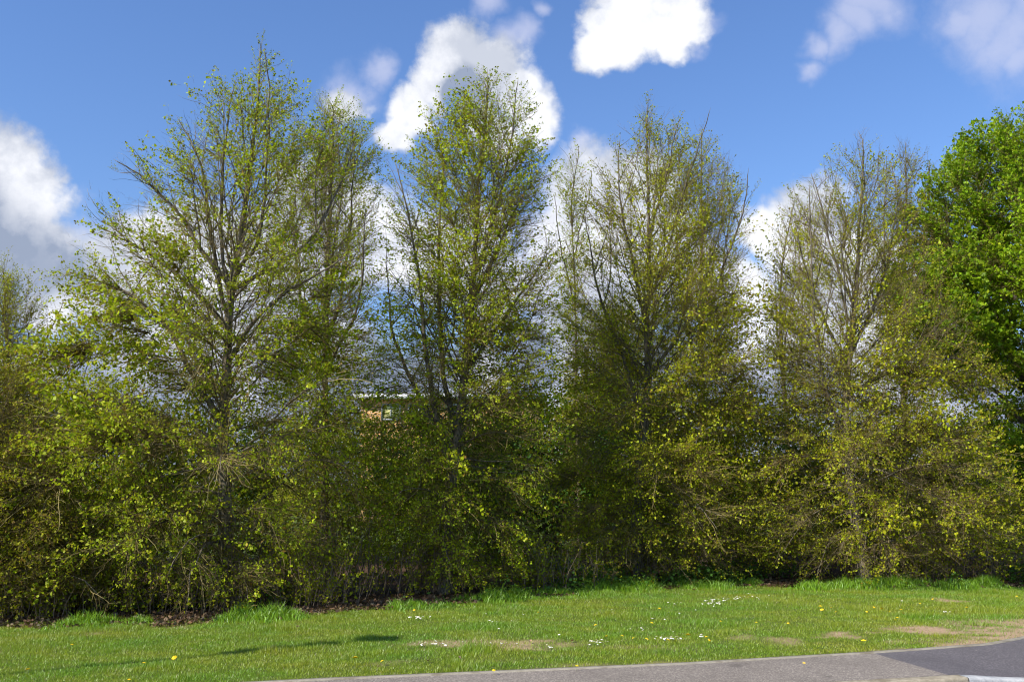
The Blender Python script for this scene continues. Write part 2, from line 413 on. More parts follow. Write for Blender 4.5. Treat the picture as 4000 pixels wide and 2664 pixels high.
def kerb_stone(s0, L, m, ha, hb):
    n = 7; c = .018; w = .15
    prof = [(w, -.35), (w, -c * .5), (w - c * .5, 0), (c * 1.3, 0), (c * .35, -c * .4), (0, -c * 1.4), (0, -.35)]
    rows = []
    for q in np.linspace(0, 1, n):
        b = KP + KD * (s0 + .004 + (L - .008) * q); nn = np.array([-KD[1], KD[0]])
        hz = ha + (hb - ha) * q + .0015 * math.sin(q * 9 + s0)
        rows.append([[*(b + nn * (a - w)), z + hz + .002 if z > -.3 else z] for a, z in prof])
    V = np.array(rows).reshape(-1, 3); k = len(prof)
    f = [[i * k + j, (i + 1) * k + j, (i + 1) * k + j + 1, i * k + j + 1] for i in range(n - 1) for j in range(k - 1)]
    o = mesh_obj('kerb_stone', V, np.array(f), m, kb)
    me = o.data; return o
s = .50
kerb_stone(s, .915, M_kerbw, 0, -.075)
for k in range(8): kerb_stone(s + .915 * (k + 1), .915, M_kerbw if k < 2 else M_kerb, -.083, -.083)
for k in range(14): kerb_stone(s - .915 * (k + 1), .915, M_kerb, 0, 0)

# ------------------------------------------------------------------ trees
def resample(pts, n):
    pts = np.asarray(pts, float); d = np.r_[0, np.cumsum(np.linalg.norm(np.diff(pts, axis=0), axis=1))]
    q = np.linspace(0, d[-1], n)
    # catmull-rom like smoothing: linear sample then blur
    r = np.stack([np.interp(q, d, pts[:, i]) for i in range(3)], -1)
    for _ in range(2): r[1:-1] = .5 * r[1:-1] + .25 * (r[:-2] + r[2:])
    return r

class Env:
    """crown outline: radius to either side at each height, about a leaning axis"""
    def __init__(s, base, prof, Y, rng, lump=.16, dscale=.85):
        z = []; l = []; r = []
        for (v, a, b) in prof:
            p0 = at(a / S2, v / S2, Y); p1 = at(b / S2, v / S2, Y)
            z.append(p0[2]); l.append(base[0] - p0[0]); r.append(p1[0] - base[0])
        z = np.array(z); i = np.argsort(z); s.z = z[i]; s.l = np.array(l)[i]; s.r = np.array(r)[i]
        s.c = .5 * (s.r - s.l); s.w = np.maximum(.5 * (s.r + s.l), .05) * .97; s.z = np.r_[s.z, s.z[-1] + .04]; s.w = np.r_[s.w, .10]; s.c = np.r_[s.c, s.c[-1]]; s.base = base; s.ph = rng.uniform(0, 6.3, 6); s.lump = lump; s.ds = dscale
    def q(s, p):
        x = p[..., 0] - s.base[0]; y = p[..., 1] - s.base[1]; z = p[..., 2] - s.base[2] * 0
        c = np.interp(z, s.z, s.c); w = np.interp(z, s.z, s.w, right=.02)
        dx = (x - c) / w; dy = y / (w * s.ds)
        az = np.arctan2(dy, dx)
        lump = 1 + s.lump * (np.sin(az * 3 + z * 2.1 + s.ph[0]) * .5 + np.sin(az * 5 - z * 3.7 + s.ph[1]) * .4 + np.sin(z * 6.1 + az * 2 + s.ph[2]) * .35)
        return np.sqrt(dx * dx + dy * dy) / lump + np.where(z > s.z[-1], 3., 0) + np.where(z < .03, 3., 0)

def grow(P, R, n_per, rng, env, t0, t1, ang, ratio, maxlen, minlen, npts, trop, wig, rr, fit=(.8, 1.02), tpow=1.0, shape=.55, flat=0.):
    """children of the branches P,R; trop(z) gives upward pull"""
    B, n, _ = P.shape; Lp = np.linalg.norm(np.diff(P, axis=1), axis=2).sum(1)
    if np.isscalar(n_per): cnt = np.full(B, n_per)
    else: cnt = np.asarray(n_per)
    pi = np.repeat(np.arange(B), cnt); K = len(pi)
    start = np.r_[0, np.cumsum(cnt)[:-1]]; k = np.arange(K) - start[pi]
    t = t0 + (t1 - t0) * ((k + rng.uniform(0, 1, K)) / cnt[pi]) ** tpow
    f = t * (n - 1); i = np.minimum(f.astype(int), n - 2); w = (f - i)[:, None]
    p0 = P[pi, i] * (1 - w) + P[pi, i + 1] * w; T = nrm(P[pi, i + 1] - P[pi, i]); r0 = R[pi, i] * (1 - w[:, 0]) + R[pi, i + 1] * w[:, 0]
    az = k * 2.4 + rng.uniform(-.6, .6, K) + pi * 1.7
    ref = np.where(np.abs(T[:, 2:3]) > .9, np.array([[1., 0, 0]]), np.array([[0, 0, 1.]]))
    A = nrm(np.cross(T, ref)); Bn = np.cross(A, T)
    if flat > 0: perp = nrm(A * np.cos(az)[:, None] + Bn * (np.sin(az) * (1 - flat))[:, None])
    else: perp = A * np.cos(az)[:, None] + Bn * np.sin(az)[:, None]
    a = np.clip(rng.normal(ang[0], ang[1], K), .2, 1.9) if not callable(ang[0]) else np.clip(ang[0](p0[:, 2]) + rng.normal(0, ang[1], K), .2, 2.2)
    d = nrm(T * np.cos(a)[:, None] + perp * np.sin(a)[:, None])
    if ratio is None: L = np.full(K, maxlen)
    else: L = np.clip(Lp[pi] * rng.uniform(ratio[0], ratio[1], K) * (1 - shape * t), minlen, maxlen)
    # distance to the crown outline
    st = np.linspace(.08, 1, 14); tp = trop(p0[:, 2])
    test = p0[:, None] + d[:, None] * (st[None] * L[:, None])[..., None]
    test[..., 2] += (tp[:, None] * .35 * (st[None] ** 2) * L[:, None])
    ins = env.q(test) < 1.0
    last = np.where(ins, np.arange(14)[None], -1).max(1)
    ex = np.where(last < 0, 0, st[np.maximum(last, 0)]) * rng.uniform(fit[0], fit[1], K)
    L = L * np.minimum(1, ex); keep = L > minlen * .7
    p0, d, L, r0, tp = p0[keep], d[keep], L[keep], r0[keep], tp[keep]; K = len(L)
    Q = np.empty((K, npts, 3)); Q[:, 0] = p0; step = (L / (npts - 1))[:, None]
    up = np.array([0, 0, 1.])
    for j in range(1, npts):
        g = tp[:, None] * (1.0 / (npts - 1))
        d = nrm(d + up * g + rng.normal(0, wig, (K, 3)))
        Q[:, j] = Q[:, j - 1] + d * step
    Q[..., 2] = np.maximum(Q[..., 2], .03 + .04 * rng.uniform(0, 1, (K, 1)))
    rb = np.minimum(r0 * .75, rr[0] + rr[1] * L)
    tt = np.linspace(0, 1, npts)[None]
    Rr = rb[:, None] * (1 - tt * .82)
    return Q, Rr

LEAF2 = np.array([[0, -.06, 0], [.5, .45, .16], [0, 1.0, -.04], [-.5, .45, .16]])
def leaves(pos, axis, size, rng, col, palm=False):
    """folded diamond leaves: base at pos, midrib along axis"""
    K = len(pos); ax = nrm(axis); rv = nrm(rng.normal(0, 1, (K, 3)))
    sx = nrm(np.cross(ax, rv)); nz = np.cross(sx, ax)
    fold = rng.uniform(.3, 1.6, (K, 1, 1)); wd = rng.uniform(.7, 1.0, (K, 1, 1))
    V = pos[:, None] + size[:, None, None] * (LEAF2[None, :, 0:1] * wd * sx[:, None] + LEAF2[None, :, 1:2] * ax[:, None] + LEAF2[None, :, 2:3] * fold * nz[:, None])
    o = (np.arange(K) * 4)[:, None]
    F = np.concatenate([o + np.array([[0, 1, 2]]), o + np.array([[0, 2, 3]])])
    return V.reshape(-1, 3), F, np.repeat(col, 4, axis=0)

def leafcol(K, rng, pal):
    pal = np.array(pal); i = rng.choice(len(pal), K, p=pal[:, 3] / pal[:, 3].sum())
    c = pal[i, :3] * rng.uniform(.75, 1.2, (K, 1)) * rng.uniform(.92, 1.08, (K, 3)); return c
GREEN = [(.42, .49, .012, 5), (.34, .42, .010, 4), (.52, .58, .04, 2), (.33, .29, .012, 2), (.20, .12, .02, 1)]
OLIVE = [(.39, .41, .010, 5), (.32, .29, .010, 3), (.46, .50, .016, 4), (.22, .15, .018, 2)]
BROWN = [(.33, .31, .012, 4), (.27, .20, .015, 3), (.38, .40, .014, 4), (.22, .12, .02, 2)]
MAPLE = [(.21, .35, .008, 5), (.28, .42, .010, 4), (.15, .25, .008, 3), (.38, .48, .02, 2)]
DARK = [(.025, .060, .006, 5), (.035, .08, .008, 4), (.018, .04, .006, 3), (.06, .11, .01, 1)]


def make_spray(rng, pal, leaf, nl, n3=20, tw=((.24, .19, .13), (.33, .28, .21)), rt=.0034, hang=.55):
    """one side branch, 1 m long along +X, with its twigs (first mesh) and young leaves (second mesh)"""
    m = 7; A = np.zeros((1, m, 3)); d = np.array([1., 0, 0]); 
    for j in range(1, m):
        d = nrm(d + rng.normal(0, .16, 3) + np.array([0, 0, .03])); A[0, j] = A[0, j - 1] + d / (m - 1)
    AR = np.linspace(.0062, .002, m)[None]
    class Free:
        def q(s, p): return np.zeros(p.shape[:-1])
    P3, R3 = grow(A, AR, [n3], rng, _FREE, .06, 1.0, (.72, .22), (.24, .55), .6, .08, 4, lambda z: rng.normal(.18, .45, np.shape(z)), .20, (rt, .0008), shape=.5, flat=.35)
    P4, R4 = grow(P3, R3, 2, rng, _FREE, .12, 1.0, (.75, .25), (.3, .65), .24, .04, 3, lambda z: rng.normal(.1, .4, np.shape(z)), .2, (rt * .75, .0), shape=.4, flat=.2)
    t = [tubes(A, AR, 4), tubes(P3, R3, 3), tubes(P4, R4, 3)]; V, Fs = merge(t)
    cc = np.array(tw); cs = []
    for (v, _), n in zip(t, (1, len(P3), len(P4))): cs.append(np.repeat(cc[0] + (cc[1] - cc[0]) * rng.uniform(-.4, 1.1, (n, 1)), len(v) // n, axis=0))
    TW = (V, Fs, np.concatenate(cs))
    pos = []; ax = []
    for P, k in ((P3, nl), (P4, nl)):
        n = P.shape[1]
        for j in range(k):
            tt = 1 - (j / max(k, 1)) * rng.uniform(.7, 1.0, len(P)); f = np.clip(tt * (n - 1), 0, n - 1.001); i = f.astype(int); w = (f - i)[:, None]; q = np.arange(len(P))
            sel = rng.uniform(0, 1, len(P)) < (.95 if j == 0 else .8)
            p = (P[q, i] * (1 - w) + P[q, i + 1] * w)[sel]; T = nrm(P[q, i + 1] - P[q, i])[sel]
            pos.append(p + rng.normal(0, .008, p.shape)); ax.append(T * .6 + rng.normal(0, .5, p.shape) + np.array([0, 0, -hang]))
    pos = np.concatenate(pos); ax = np.concatenate(ax); K = len(pos)
    V, F, C = leaves(pos, ax, leaf * rng.uniform(.5, 1.25, K), rng, leafcol(K, rng, pal))
    return TW, (V, [F], C)
class _Free:
    def q(s, p): return np.zeros(p.shape[:-1])
_FREE = _Free()
def raw_mesh(name, V, Fs, m, C):
    o = mesh_obj(name, V, Fs, m, col=C); COL.objects.unlink(o); return o
def gn_group(name, objs):
    ng = bpy.data.node_groups.new(name, 'GeometryNodeTree')
    ng.interface.new_socket('Geometry', in_out='INPUT', socket_type='NodeSocketGeometry'); ng.interface.new_socket('Geometry', in_out='OUTPUT', socket_type='NodeSocketGeometry')
    N = ng.nodes; L = ng.links; gi = N.new('NodeGroupInput'); go = N.new('NodeGroupOutput'); jn = N.new('GeometryNodeJoinGeometry'); ip = N.new('GeometryNodeInstanceOnPoints')
    for o in objs:
        oi = N.new('GeometryNodeObjectInfo'); oi.inputs['Object'].default_value = o; oi.inputs['As Instance'].default_value = False
        g2 = N.new('GeometryNodeGeometryToInstance'); L.new(oi.outputs['Geometry'], g2.inputs[0]); L.new(g2.outputs[0], jn.inputs[0])
    def at_(nm, typ):
        n = N.new('GeometryNodeInputNamedAttribute'); n.data_type = typ; n.inputs['Name'].default_value = nm; return n.outputs['Attribute']
    L.new(gi.outputs[0], ip.inputs['Points']); L.new(jn.outputs[0], ip.inputs['Instance']); ip.inputs['Pick Instance'].default_value = True
    L.new(at_('pick', 'INT'), ip.inputs['Instance Index']); L.new(at_('rot', 'FLOAT_VECTOR'), ip.inputs['Rotation']); L.new(at_('size', 'FLOAT'), ip.inputs['Scale'])
    L.new(ip.outputs[0], go.inputs[0]); return ng
SPRAYS = {}
def spray_set(key, pal, leaf, nl, nvar=7, seed=0, **kw):
    if key in SPRAYS: return SPRAYS[key]
    rng = np.random.default_rng(900 + seed); A = []; B = []
    for k in range(nvar):
        t, l = make_spray(rng, pal, leaf, nl, **kw); A.append(raw_mesh('twig_spray', *t[:2], M_twig, t[2])); B.append(raw_mesh('leaf_spray', *l[:2], M_leaf, l[2]))
    SPRAYS[key] = (gn_group('twigs_' + key, A), gn_group('leaves_' + key, B), nvar, sum(len(o.data.polygons) for o in B) / nvar)
    return SPRAYS[key]
def scatter(name, root, ng, pos, eul, size, pick, base, kind='stuff'):
    me = bpy.data.meshes.new(name); me.vertices.add(len(pos)); me.vertices.foreach_set('co', (pos - base).astype(np.float32).ravel())
    a = me.attributes.new('rot', 'FLOAT_VECTOR', 'POINT'); a.data.foreach_set('vector', eul.astype(np.float32).ravel())
    a = me.attributes.new('size', 'FLOAT', 'POINT'); a.data.foreach_set('value', size.astype(np.float32))
    a = me.attributes.new('pick', 'INT', 'POINT'); a.data.foreach_set('value', pick.astype(np.int32))
    o = bpy.data.objects.new(name, me); COL.objects.link(o); o.parent = root; o['kind'] = kind
    md = o.modifiers.new('sprays', 'NODES'); md.node_group = ng; return o
def euler_from(d, roll):
    """XYZ euler turning +X to d, +Z near up, rolled about d"""
    X = nrm(d); up = np.where(np.abs(X[:, 2:3]) > .95, np.array([[1., 0, 0]]), np.array([[0, 0, 1.]]))
    Yv = nrm(np.cross(up, X)); Z = np.cross(X, Yv); c = np.cos(roll)[:, None]; s_ = np.sin(roll)[:, None]
    Y2 = Yv * c + Z * s_; Z2 = Z * c - Yv * s_
    # R = [X Y Z] columns ; R = Rz Ry Rx
    ey = np.arcsin(np.clip(-X[:, 2], -1, 1)); ex = np.arctan2(Y2[:, 2], Z2[:, 2]); ez = np.arctan2(X[:, 1], X[:, 0])
    return np.stack([ex, ey, ez], -1)

def tree(name, label, cat, base_px, Y, trunk, stems, prof, seed, pal, group=None, r0=.095, n1=70, n2=11, n3=8, leaf=.046, lpt=5,
         twigcol=((.13, .095, .025), (.33, .26, .10)), droop=1.0, barkm=None, nosuck=False, depth_sp=1.0, leaf_lo=.72, lump=.24, dscale=.85, skey='g', bud=1.0, hang=.55, skirt=.5, fillpow=1.9):
    rng = np.random.default_rng(seed)
    base = gnd(base_px[0] / S2, base_px[1] / S2) if Y is None else None
    if base is None:
        b = at(base_px[0] / S2, base_px[1] / S2, Y); base = np.array([b[0], Y, 0.])
    Y = base[1]
    base[2] = 0
    pts = [at(x / S2, y / S2, Y) for x, y in trunk]
    k = base - pts[0]; pts[0] = base.copy(); pts[0][2] = -.08
    for i in range(1, len(pts)): pts[i][1] += rng.uniform(-.08, .08)
    N = 40; TP = resample(pts, N); H = TP[-1, 2]
    TP[1:-1, :2] += np.cumsum(rng.normal(0, .006, (N - 2, 2)), axis=0)
    tt = np.linspace(0, 1, N)
    TR = r0 * ((1 - tt) ** 1.05) * .93 + .006; TR *= 1 + .75 * np.exp(-TP[:, 2].clip(0) / .12) + 0
    env = Env(base, prof, Y, rng, lump, dscale)
    root = empty(name, tuple(base), label=label, cat=cat, group=group)
    bm = barkm or M_bark
    V, Fs = tubes(TP[None], TR[None], 12)
    # fluted, lumpy trunk
    n_ = np.sin(V[:, 2] * 9 + V[:, 0] * 40) * .004 + rng.normal(0, .0025, len(V)); V[:, 0] += n_; V[:, 1] += n_ * .5
    mesh_obj('trunk', V, Fs, bm, root, smooth=True, offset=base)
    AX = [(TP, TR)]
    for st in stems:
        sp = [at(x / S2, y / S2, Y) for x, y in st]
        j = np.argmin(np.linalg.norm(TP[:, [0, 2]] - sp[0][[0, 2]], axis=1)); sp[0] = TP[j].copy()
        dy = rng.uniform(-1.15, 1.15) * depth_sp
        for i in range(1, len(sp)): sp[i][1] = TP[j, 1] + dy * i / (len(sp) - 1) + rng.uniform(-.05, .05)
        Q = resample(sp, 26); Q[1:] += np.cumsum(rng.normal(0, .009, (25, 3)), axis=0)
        q = np.linspace(0, 1, 26); rs = TR[j] * rng.uniform(.52, .68); RR = rs * (1 - q) ** .9 * .92 + .005
        V, Fs = tubes(Q[None], RR[None], 8)
        mesh_obj('limb', V, Fs, bm, root, smooth=True, offset=base); AX.append((Q, RR))
    # level 1
    def trop1(z): h = z / H; return np.interp(h, [0, .2, .34, .5, 1], [-1.5 * droop, -1.1 * droop, .1, .55, .55]) + rng.normal(0, .25, np.shape(z))
    def ang1(z): h = z / H; return np.interp(h, [0, .22, .36, .7, 1], [1.35, 1.2, .85, .62, .45])
    parts1 = []; lens = np.array([np.linalg.norm(np.diff(a, axis=0), axis=1).sum() for a, _ in AX]); wts = lens.copy(); wts[0] *= 2.0
    jobs = [(a, r, w) for (a, r), w in zip(AX, wts / wts.sum())] + [(TP, TR, -1.)]
    for a, r, w in jobs:
        is_tr = a is TP
        if w < 0:   # the low skirt of long, sweeping branches
            Q, RR = grow(a[None], r[None], [int(n1 * skirt)], rng, env, .05, .62, (ang1, .25), None, 3.6, .25, 9, trop1, .10, (.004, .0062), fit=(.5, 1.0))
            parts1.append((Q, RR)); continue
        Q, RR = grow(a[None], r[None], [max(5, int(n1 * w))], rng, env, .06 if is_tr else .15, .98, (ang1, .2), None, 3.6 if is_tr else 2.0, .25, 9, trop1, .09, (.004, .0062), fit=(.6, 1.0), tpow=1.25 if is_tr else 1.0)
        parts1.append((Q, RR))
    Q1 = np.concatenate([p[0] for p in parts1]); R1 = np.concatenate([p[1] for p in parts1])
    def trop2(z): h = z / H; return np.interp(h, [0, .25, .5, 1], [-.9 * droop, -.5 * droop, .2, .55]) + rng.normal(0, .3, np.shape(z))
    L1 = np.linalg.norm(np.diff(Q1, axis=1), axis=2).sum(1)
    # side sprays fill the crown evenly: each grows from the nearest limb towards its own spot
    net = np.concatenate([Q1[:, 1:].reshape(-1, 3)] + [a[int(len(a) * .12):] for a, _ in AX])
    kd = kdtree.KDTree(len(net))
    for i_, p_ in enumerate(net): kd.insert(p_, i_)
    kd.balance()
    zs = np.linspace(.12, env.z[-1], 200); wz = np.interp(zs, env.z, env.w) ** fillpow; wz /= wz.sum()
    M = int(n2 * 1000); z = rng.choice(zs, M, p=wz) + rng.uniform(-.03, .03, M); a_ = rng.uniform(0, 6.2832, M); q_ = rng.uniform(.02, 1, M) ** .5
    c_ = np.interp(z, env.z, env.c); w_ = np.interp(z, env.z, env.w)
    out = np.stack([np.cos(a_), np.sin(a_) * env.ds, 0 * a_], -1)
    tgt = np.stack([base[0] + c_, np.full(M, base[1]), z], -1) + out * (w_ * q_)[:, None]; tgt[:, 2] = z
    ok = env.q(tgt) < 1.0; tgt, out, z = tgt[ok], out[ok], z[ok]
    h = z / H; upw = np.interp(h, [0, .25, .5, .75, 1], [-.7 * droop, -.25 * droop, .35, .9, 1.6]) + rng.normal(0, .2, len(z))
    gd = nrm(out * 1.0 + np.array([0, 0, 1.]) * upw[:, None]); reach = rng.uniform(.25, .6, len(z))
    src = np.array([kd.find(t_ - g_ * r_)[0] for t_, g_, r_ in zip(tgt, gd, reach)])
    dv = tgt - src; dl = np.linalg.norm(dv, axis=1); ok = (dl < 1.3) & (dl > .12)
    src, dv, dl, gd = src[ok], dv[ok], dl[ok], gd[ok]
    Ls = np.clip(dl * 1.05, .28, 1.2); dv = nrm(dv / dl[:, None] + gd * .35)
    Q2 = np.stack([src, src + dv * Ls[:, None]], 1)
    # sprays of thicker stems too, so that the crown fills to the trunk
    V, Fs = merge([tubes(Q1, R1, 6)]); mesh_obj('branches', V, Fs, bm, root, smooth=True, offset=base)['kind'] = 'stuff'
    Q2[:, :, 2] = np.maximum(Q2[:, :, 2], .05); P0 = np.concatenate([Q2[:, 0], Q1[:, 6]]); P1 = np.concatenate([Q2[:, -1], Q1[:, 8] + (Q1[:, 8] - Q1[:, 6]) * .4]); d = P1 - P0; L = np.clip(np.linalg.norm(d, axis=1), .2, 1.2)
    K = len(P0); sg = spray_set(skey, pal, leaf, lpt, seed=seed, tw=twigcol, n3=n3, hang=hang)
    eul = euler_from(d, rng.normal(0, .5, K)); size = L ** .8 * rng.uniform(.85, 1.15, K); pick = rng.integers(0, sg[2], K)
    scatter('twigs', root, sg[0], P0, eul, size, pick, base)
    clump = fbm(P0[:, 0] * 1.5 + seed, P0[:, 2] * 1.5 + P0[:, 1], seed); dens = np.interp(P0[:, 2] / H, [0, .45, .65, 1], [leaf_lo, .95, .85, 1.1])
    sel = rng.uniform(0, 1, K) < np.clip((clump - .5) * 1.7 + .64, .15, 1.) * dens * bud
    K = int(sel.sum() * sg[3]); Q3 = P0
    scatter('crown', root, sg[1], P0[sel], eul[sel], size[sel], pick[sel], base)
    print(name, 'L1', len(Q1), 'L2', len(Q2), 'L3', len(Q3), 'leaves', K, 'tris', TRIS)
    return root, base

# --- front row, left to right
T1 = tree('lime_tree', 'tallest lime with wide fresh green crown and a heavy limb reaching left', 'tree', (520, 1388), None,
     [(520, 1388), (522, 1200), (518, 1000), (525, 860), (535, 740), (545, 640), (560, 520), (585, 380), (600, 240), (597, 88)],
     [[(535, 740), (505, 650), (495, 560), (470, 430), (440, 330), (400, 262)], [(525, 700), (515, 600), (512, 480), (520, 350), (530, 220), (545, 165)],
      [(545, 640), (600, 570), (625, 480), (640, 330), (645, 220), (640, 155)], [(525, 975), (450, 880), (390, 770), (320, 690), (240, 650), (165, 655)],
      [(545, 660), (620, 610), (700, 540), (760, 420), (790, 300)], [(530, 680), (480, 590), (430, 500), (350, 420), (290, 385)],
      [(535, 850), (600, 760), (700, 700), (840, 640)], [(530, 760), (470, 690), (390, 610), (300, 560), (225, 510)]],
     [(80, 588, 602), (140, 545, 660), (205, 460, 715), (265, 400, 770), (380, 280, 840), (490, 215, 830), (560, 215, 860), (640, 130, 880), (740, 90, 870), (900, -10, 880), (1100, -80, 860), (1300, -90, 820), (1420, 60, 760)],
     11, GREEN, n1=130, n2=4.6, n3=10, r0=.11, leaf=.052, lpt=2, skey='green', group='lime trees in the front row')
T2 = tree('lime_tree', 'second lime of the front row, its leafy pointed top before the large cloud', 'tree', (1022, 1362), None,
     [(1022, 1362), (1030, 1200), (1045, 1080), (1060, 960), (1075, 820), (1078, 700), (1090, 560), (1095, 420), (1110, 280), (1120, 158)],
     [[(1040, 1100), (1000, 960), (985, 800), (975, 650), (950, 500), (920, 380)], [(1052, 1000), (1020, 850), (1010, 700), (1000, 560), (1010, 350), (1040, 215)],
      [(1078, 700), (1130, 600), (1170, 500), (1215, 400), (1240, 325)], [(1070, 860), (1130, 760), (1200, 650), (1262, 560)], [(1085, 620), (1140, 480), (1165, 340), (1185, 185)],
      [(1050, 1040), (960, 900), (900, 760), (890, 600)]],
     [(150, 1105, 1135), (200, 1030, 1195), (260, 965, 1250), (340, 925, 1285), (420, 870, 1300), (600, 850, 1325), (800, 810, 1330), (1000, 800, 1310), (1200, 800, 1290), (1370, 850, 1230)],
     22, GREEN, n1=120, n2=3.8, n3=10, r0=.105, leaf=.052, lpt=2, skey='green', group='lime trees in the front row')
T3 = tree('lime_tree', 'third lime tree of the front row with a narrow olive top and thin grey stems', 'tree', (1468, 1336), None,
     [(1468, 1336), (1462, 1200), (1470, 1080), (1490, 900), (1485, 760), (1492, 620), (1488, 480), (1485, 350), (1487, 228)],
     [[(1475, 1000), (1440, 850), (1400, 740), (1370, 640), (1340, 500)], [(1487, 760), (1460, 640), (1430, 500), (1420, 380), (1420, 300)],
      [(1490, 700), (1530, 600), (1560, 460), (1600, 330), (1610, 290)], [(1488, 860), (1560, 760), (1640, 640), (1685, 510), (1695, 410)], [(1489, 560), (1520, 440), (1540, 320)]],
     [(220, 1478, 1502), (280, 1425, 1600), (350, 1385, 1650), (450, 1290, 1710), (600, 1265, 1745), (800, 1245, 1790), (1000, 1230, 1790), (1200, 1200, 1800), (1330, 1240, 1760)],
     33, OLIVE, n1=120, n2=3.6, n3=10, r0=.10, leaf=.049, lpt=2, skey='olive', bud=1.3, group='lime trees in the front row')
T4 = tree('lime_tree', 'fourth front lime with a pale leaning trunk and long drooping grey branches', 'tree', (1988, 1338), None,
     [(1988, 1338), (1965, 1200), (1950, 1080), (1942, 950), (1955, 800), (1965, 650), (1970, 500), (1975, 400), (1970, 298)],
     [[(1945, 1000), (1890, 900), (1860, 760), (1840, 600), (1830, 450)], [(1955, 820), (2020, 700), (2070, 560), (2090, 430), (2080, 340)], [(1962, 700), (1920, 560), (1900, 430), (1890, 380)],
      [(1948, 900), (2040, 860), (2130, 800), (2200, 690)]],
     [(290, 1960, 1985), (350, 1890, 2060), (430, 1800, 2120), (520, 1745, 2150), (700, 1725, 2210), (900, 1700, 2290), (1100, 1660, 2370), (1240, 1680, 2380), (1330, 1800, 2250)],
     44, OLIVE, n1=130, n2=3.7, n3=10, r0=.10, leaf=.049, lpt=2, skirt=.3, skey='pale', bud=1.25, twigcol=((.15, .11, .04), (.38, .31, .15)), group='lime trees in the front row')
# --- second row and beyond
tree('lime_tree', 'many stemmed lime behind the gap between the first two front limes', 'tree', (745, 1345), 17.6,
     [(745, 1345), (742, 1100), (740, 900), (735, 700), (745, 560), (750, 400), (752, 222)],
     [[(740, 900), (700, 760), (680, 600), (670, 450)], [(738, 820), (790, 680), (815, 520), (825, 360), (815, 290)], [(740, 760), (770, 600), (800, 450), (790, 300)], [(740, 860), (820, 720), (845, 610), (850, 490)]],
     [(212, 725, 775), (250, 670, 850), (310, 620, 885), (450, 590, 900), (600, 600, 900), (800, 600, 910), (1000, 600, 920), (1300, 620, 900)],
     55, GREEN, n1=120, n2=2.7, n3=10, r0=.085, leaf=.049, lpt=2, skey='green2', bud=1.1, group='lime trees in the back row')
tree('lime_tree', 'thin lime tree behind the third front lime, filling its right side with brown twigs', 'tree', (1622, 1318), 20.5,
     [(1622, 1318), (1618, 1100), (1612, 900), (1610, 700), (1612, 500), (1610, 290)],
     [[(1612, 900), (1570, 700), (1560, 500), (1565, 350)], [(1610, 800), (1655, 640), (1680, 500), (1678, 420)]],
     [(285, 1600, 1625), (340, 1560, 1680), (400, 1540, 1728), (500, 1520, 1738), (700, 1500, 1745), (1000, 1480, 1770), (1280, 1500, 1740)],
     66, BROWN, n1=110, n2=2.0, n3=10, r0=.085, leaf=.05, lpt=1, skey='brown', bud=1.2, group='lime trees in the back row')
tree('lime_tree', 'greyish half bare lime tree behind the fourth front lime, topped with brown buds', 'tree', (2085, 1312), 21,
     [(2085, 1312), (2080, 1100), (2075, 900), (2078, 700), (2080, 500), (2078, 322)],
     [[(2078, 900), (2030, 700), (2010, 520), (2010, 380)], [(2076, 800), (2110, 640), (2135, 480), (2135, 370)]],
     [(318, 2060, 2095), (360, 2010, 2145), (450, 1980, 2165), (700, 1950, 2190), (1000, 1930, 2230), (1290, 1980, 2200)],
     77, BROWN, n1=110, n2=1.8, n3=10, r0=.085, leaf=.055, lpt=1, skey='brown', bud=.9, twigcol=((.26, .20, .14), (.42, .35, .27)), group='lime trees in the back row')
tree('lime_tree', 'bare grey stemmed tree far back in the gap between the third and fourth front limes', 'tree', (1822, 1290), 24,
     [(1822, 1290), (1815, 1100), (1810, 940), (1795, 760), (1800, 600), (1830, 450)],
     [[(1812, 980), (1845, 800), (1850, 640), (1870, 520)], [(1808, 900), (1770, 760), (1755, 640)]],
     [(440, 1820, 1850), (500, 1780, 1900), (700, 1745, 1915), (950, 1740, 1915), (1200, 1760, 1880)],
     88, OLIVE, n1=80, n2=1.4, n3=10, r0=.085, leaf=.055, lpt=1, skey='brown', bud=.6, group='lime trees in the back row')
tree('sapling', 'slender sapling with one thin straight stem between the second and third front limes', 'tree', (1330, 1318), 19,
     [(1330, 1318), (1325, 1000), (1318, 800), (1312, 600), (1305, 450), (1328, 325)],
     [[(1316, 700), (1290, 600), (1270, 480)], [(1310, 600), (1340, 480), (1350, 420)]],
     [(322, 1318, 1340), (400, 1268, 1360), (600, 1255, 1370), (900, 1262, 1370), (1200, 1290, 1360)],
     99, GREEN, n1=60, n2=0.4, n3=10, r0=.035, leaf=.052, lpt=2, skey='green', bud=.8)
tree('background_tree', 'rounded olive brown tree behind the gap between the second and third front limes', 'tree', (1410, 1285), 25,
     [(1410, 1285), (1408, 1000), (1405, 820), (1400, 700)], [[(1406, 950), (1370, 820), (1350, 740)], [(1406, 950), (1450, 820), (1470, 750)]],
     [(682, 1370, 1440), (710, 1330, 1480), (780, 1300, 1520), (900, 1270, 1560), (1100, 1250, 1580)],
     101, BROWN + [(.10, .13, .02, 6)], n1=110, n2=3.0, n3=10, r0=.12, leaf=.06, lpt=2, lump=.05, skey='back')
tree('young_tree', 'brownish tree at the left edge with a ragged low top under the grey cloud', 'tree', (25, 1330), 19,
     [(25, 1330), (22, 1100), (30, 900), (15, 720), (10, 600)], [[(24, 950), (70, 800), (95, 670)], [(24, 900), (-30, 760), (-40, 640)]],
     [(592, 0, 20), (625, -40, 60), (665, -60, 105), (750, -80, 120), (850, -90, 160), (1100, -100, 200), (1300, -60, 120)],
     111, BROWN, n1=110, n2=2.3, n3=10, r0=.09, leaf=.049, lpt=2, skey='olive')
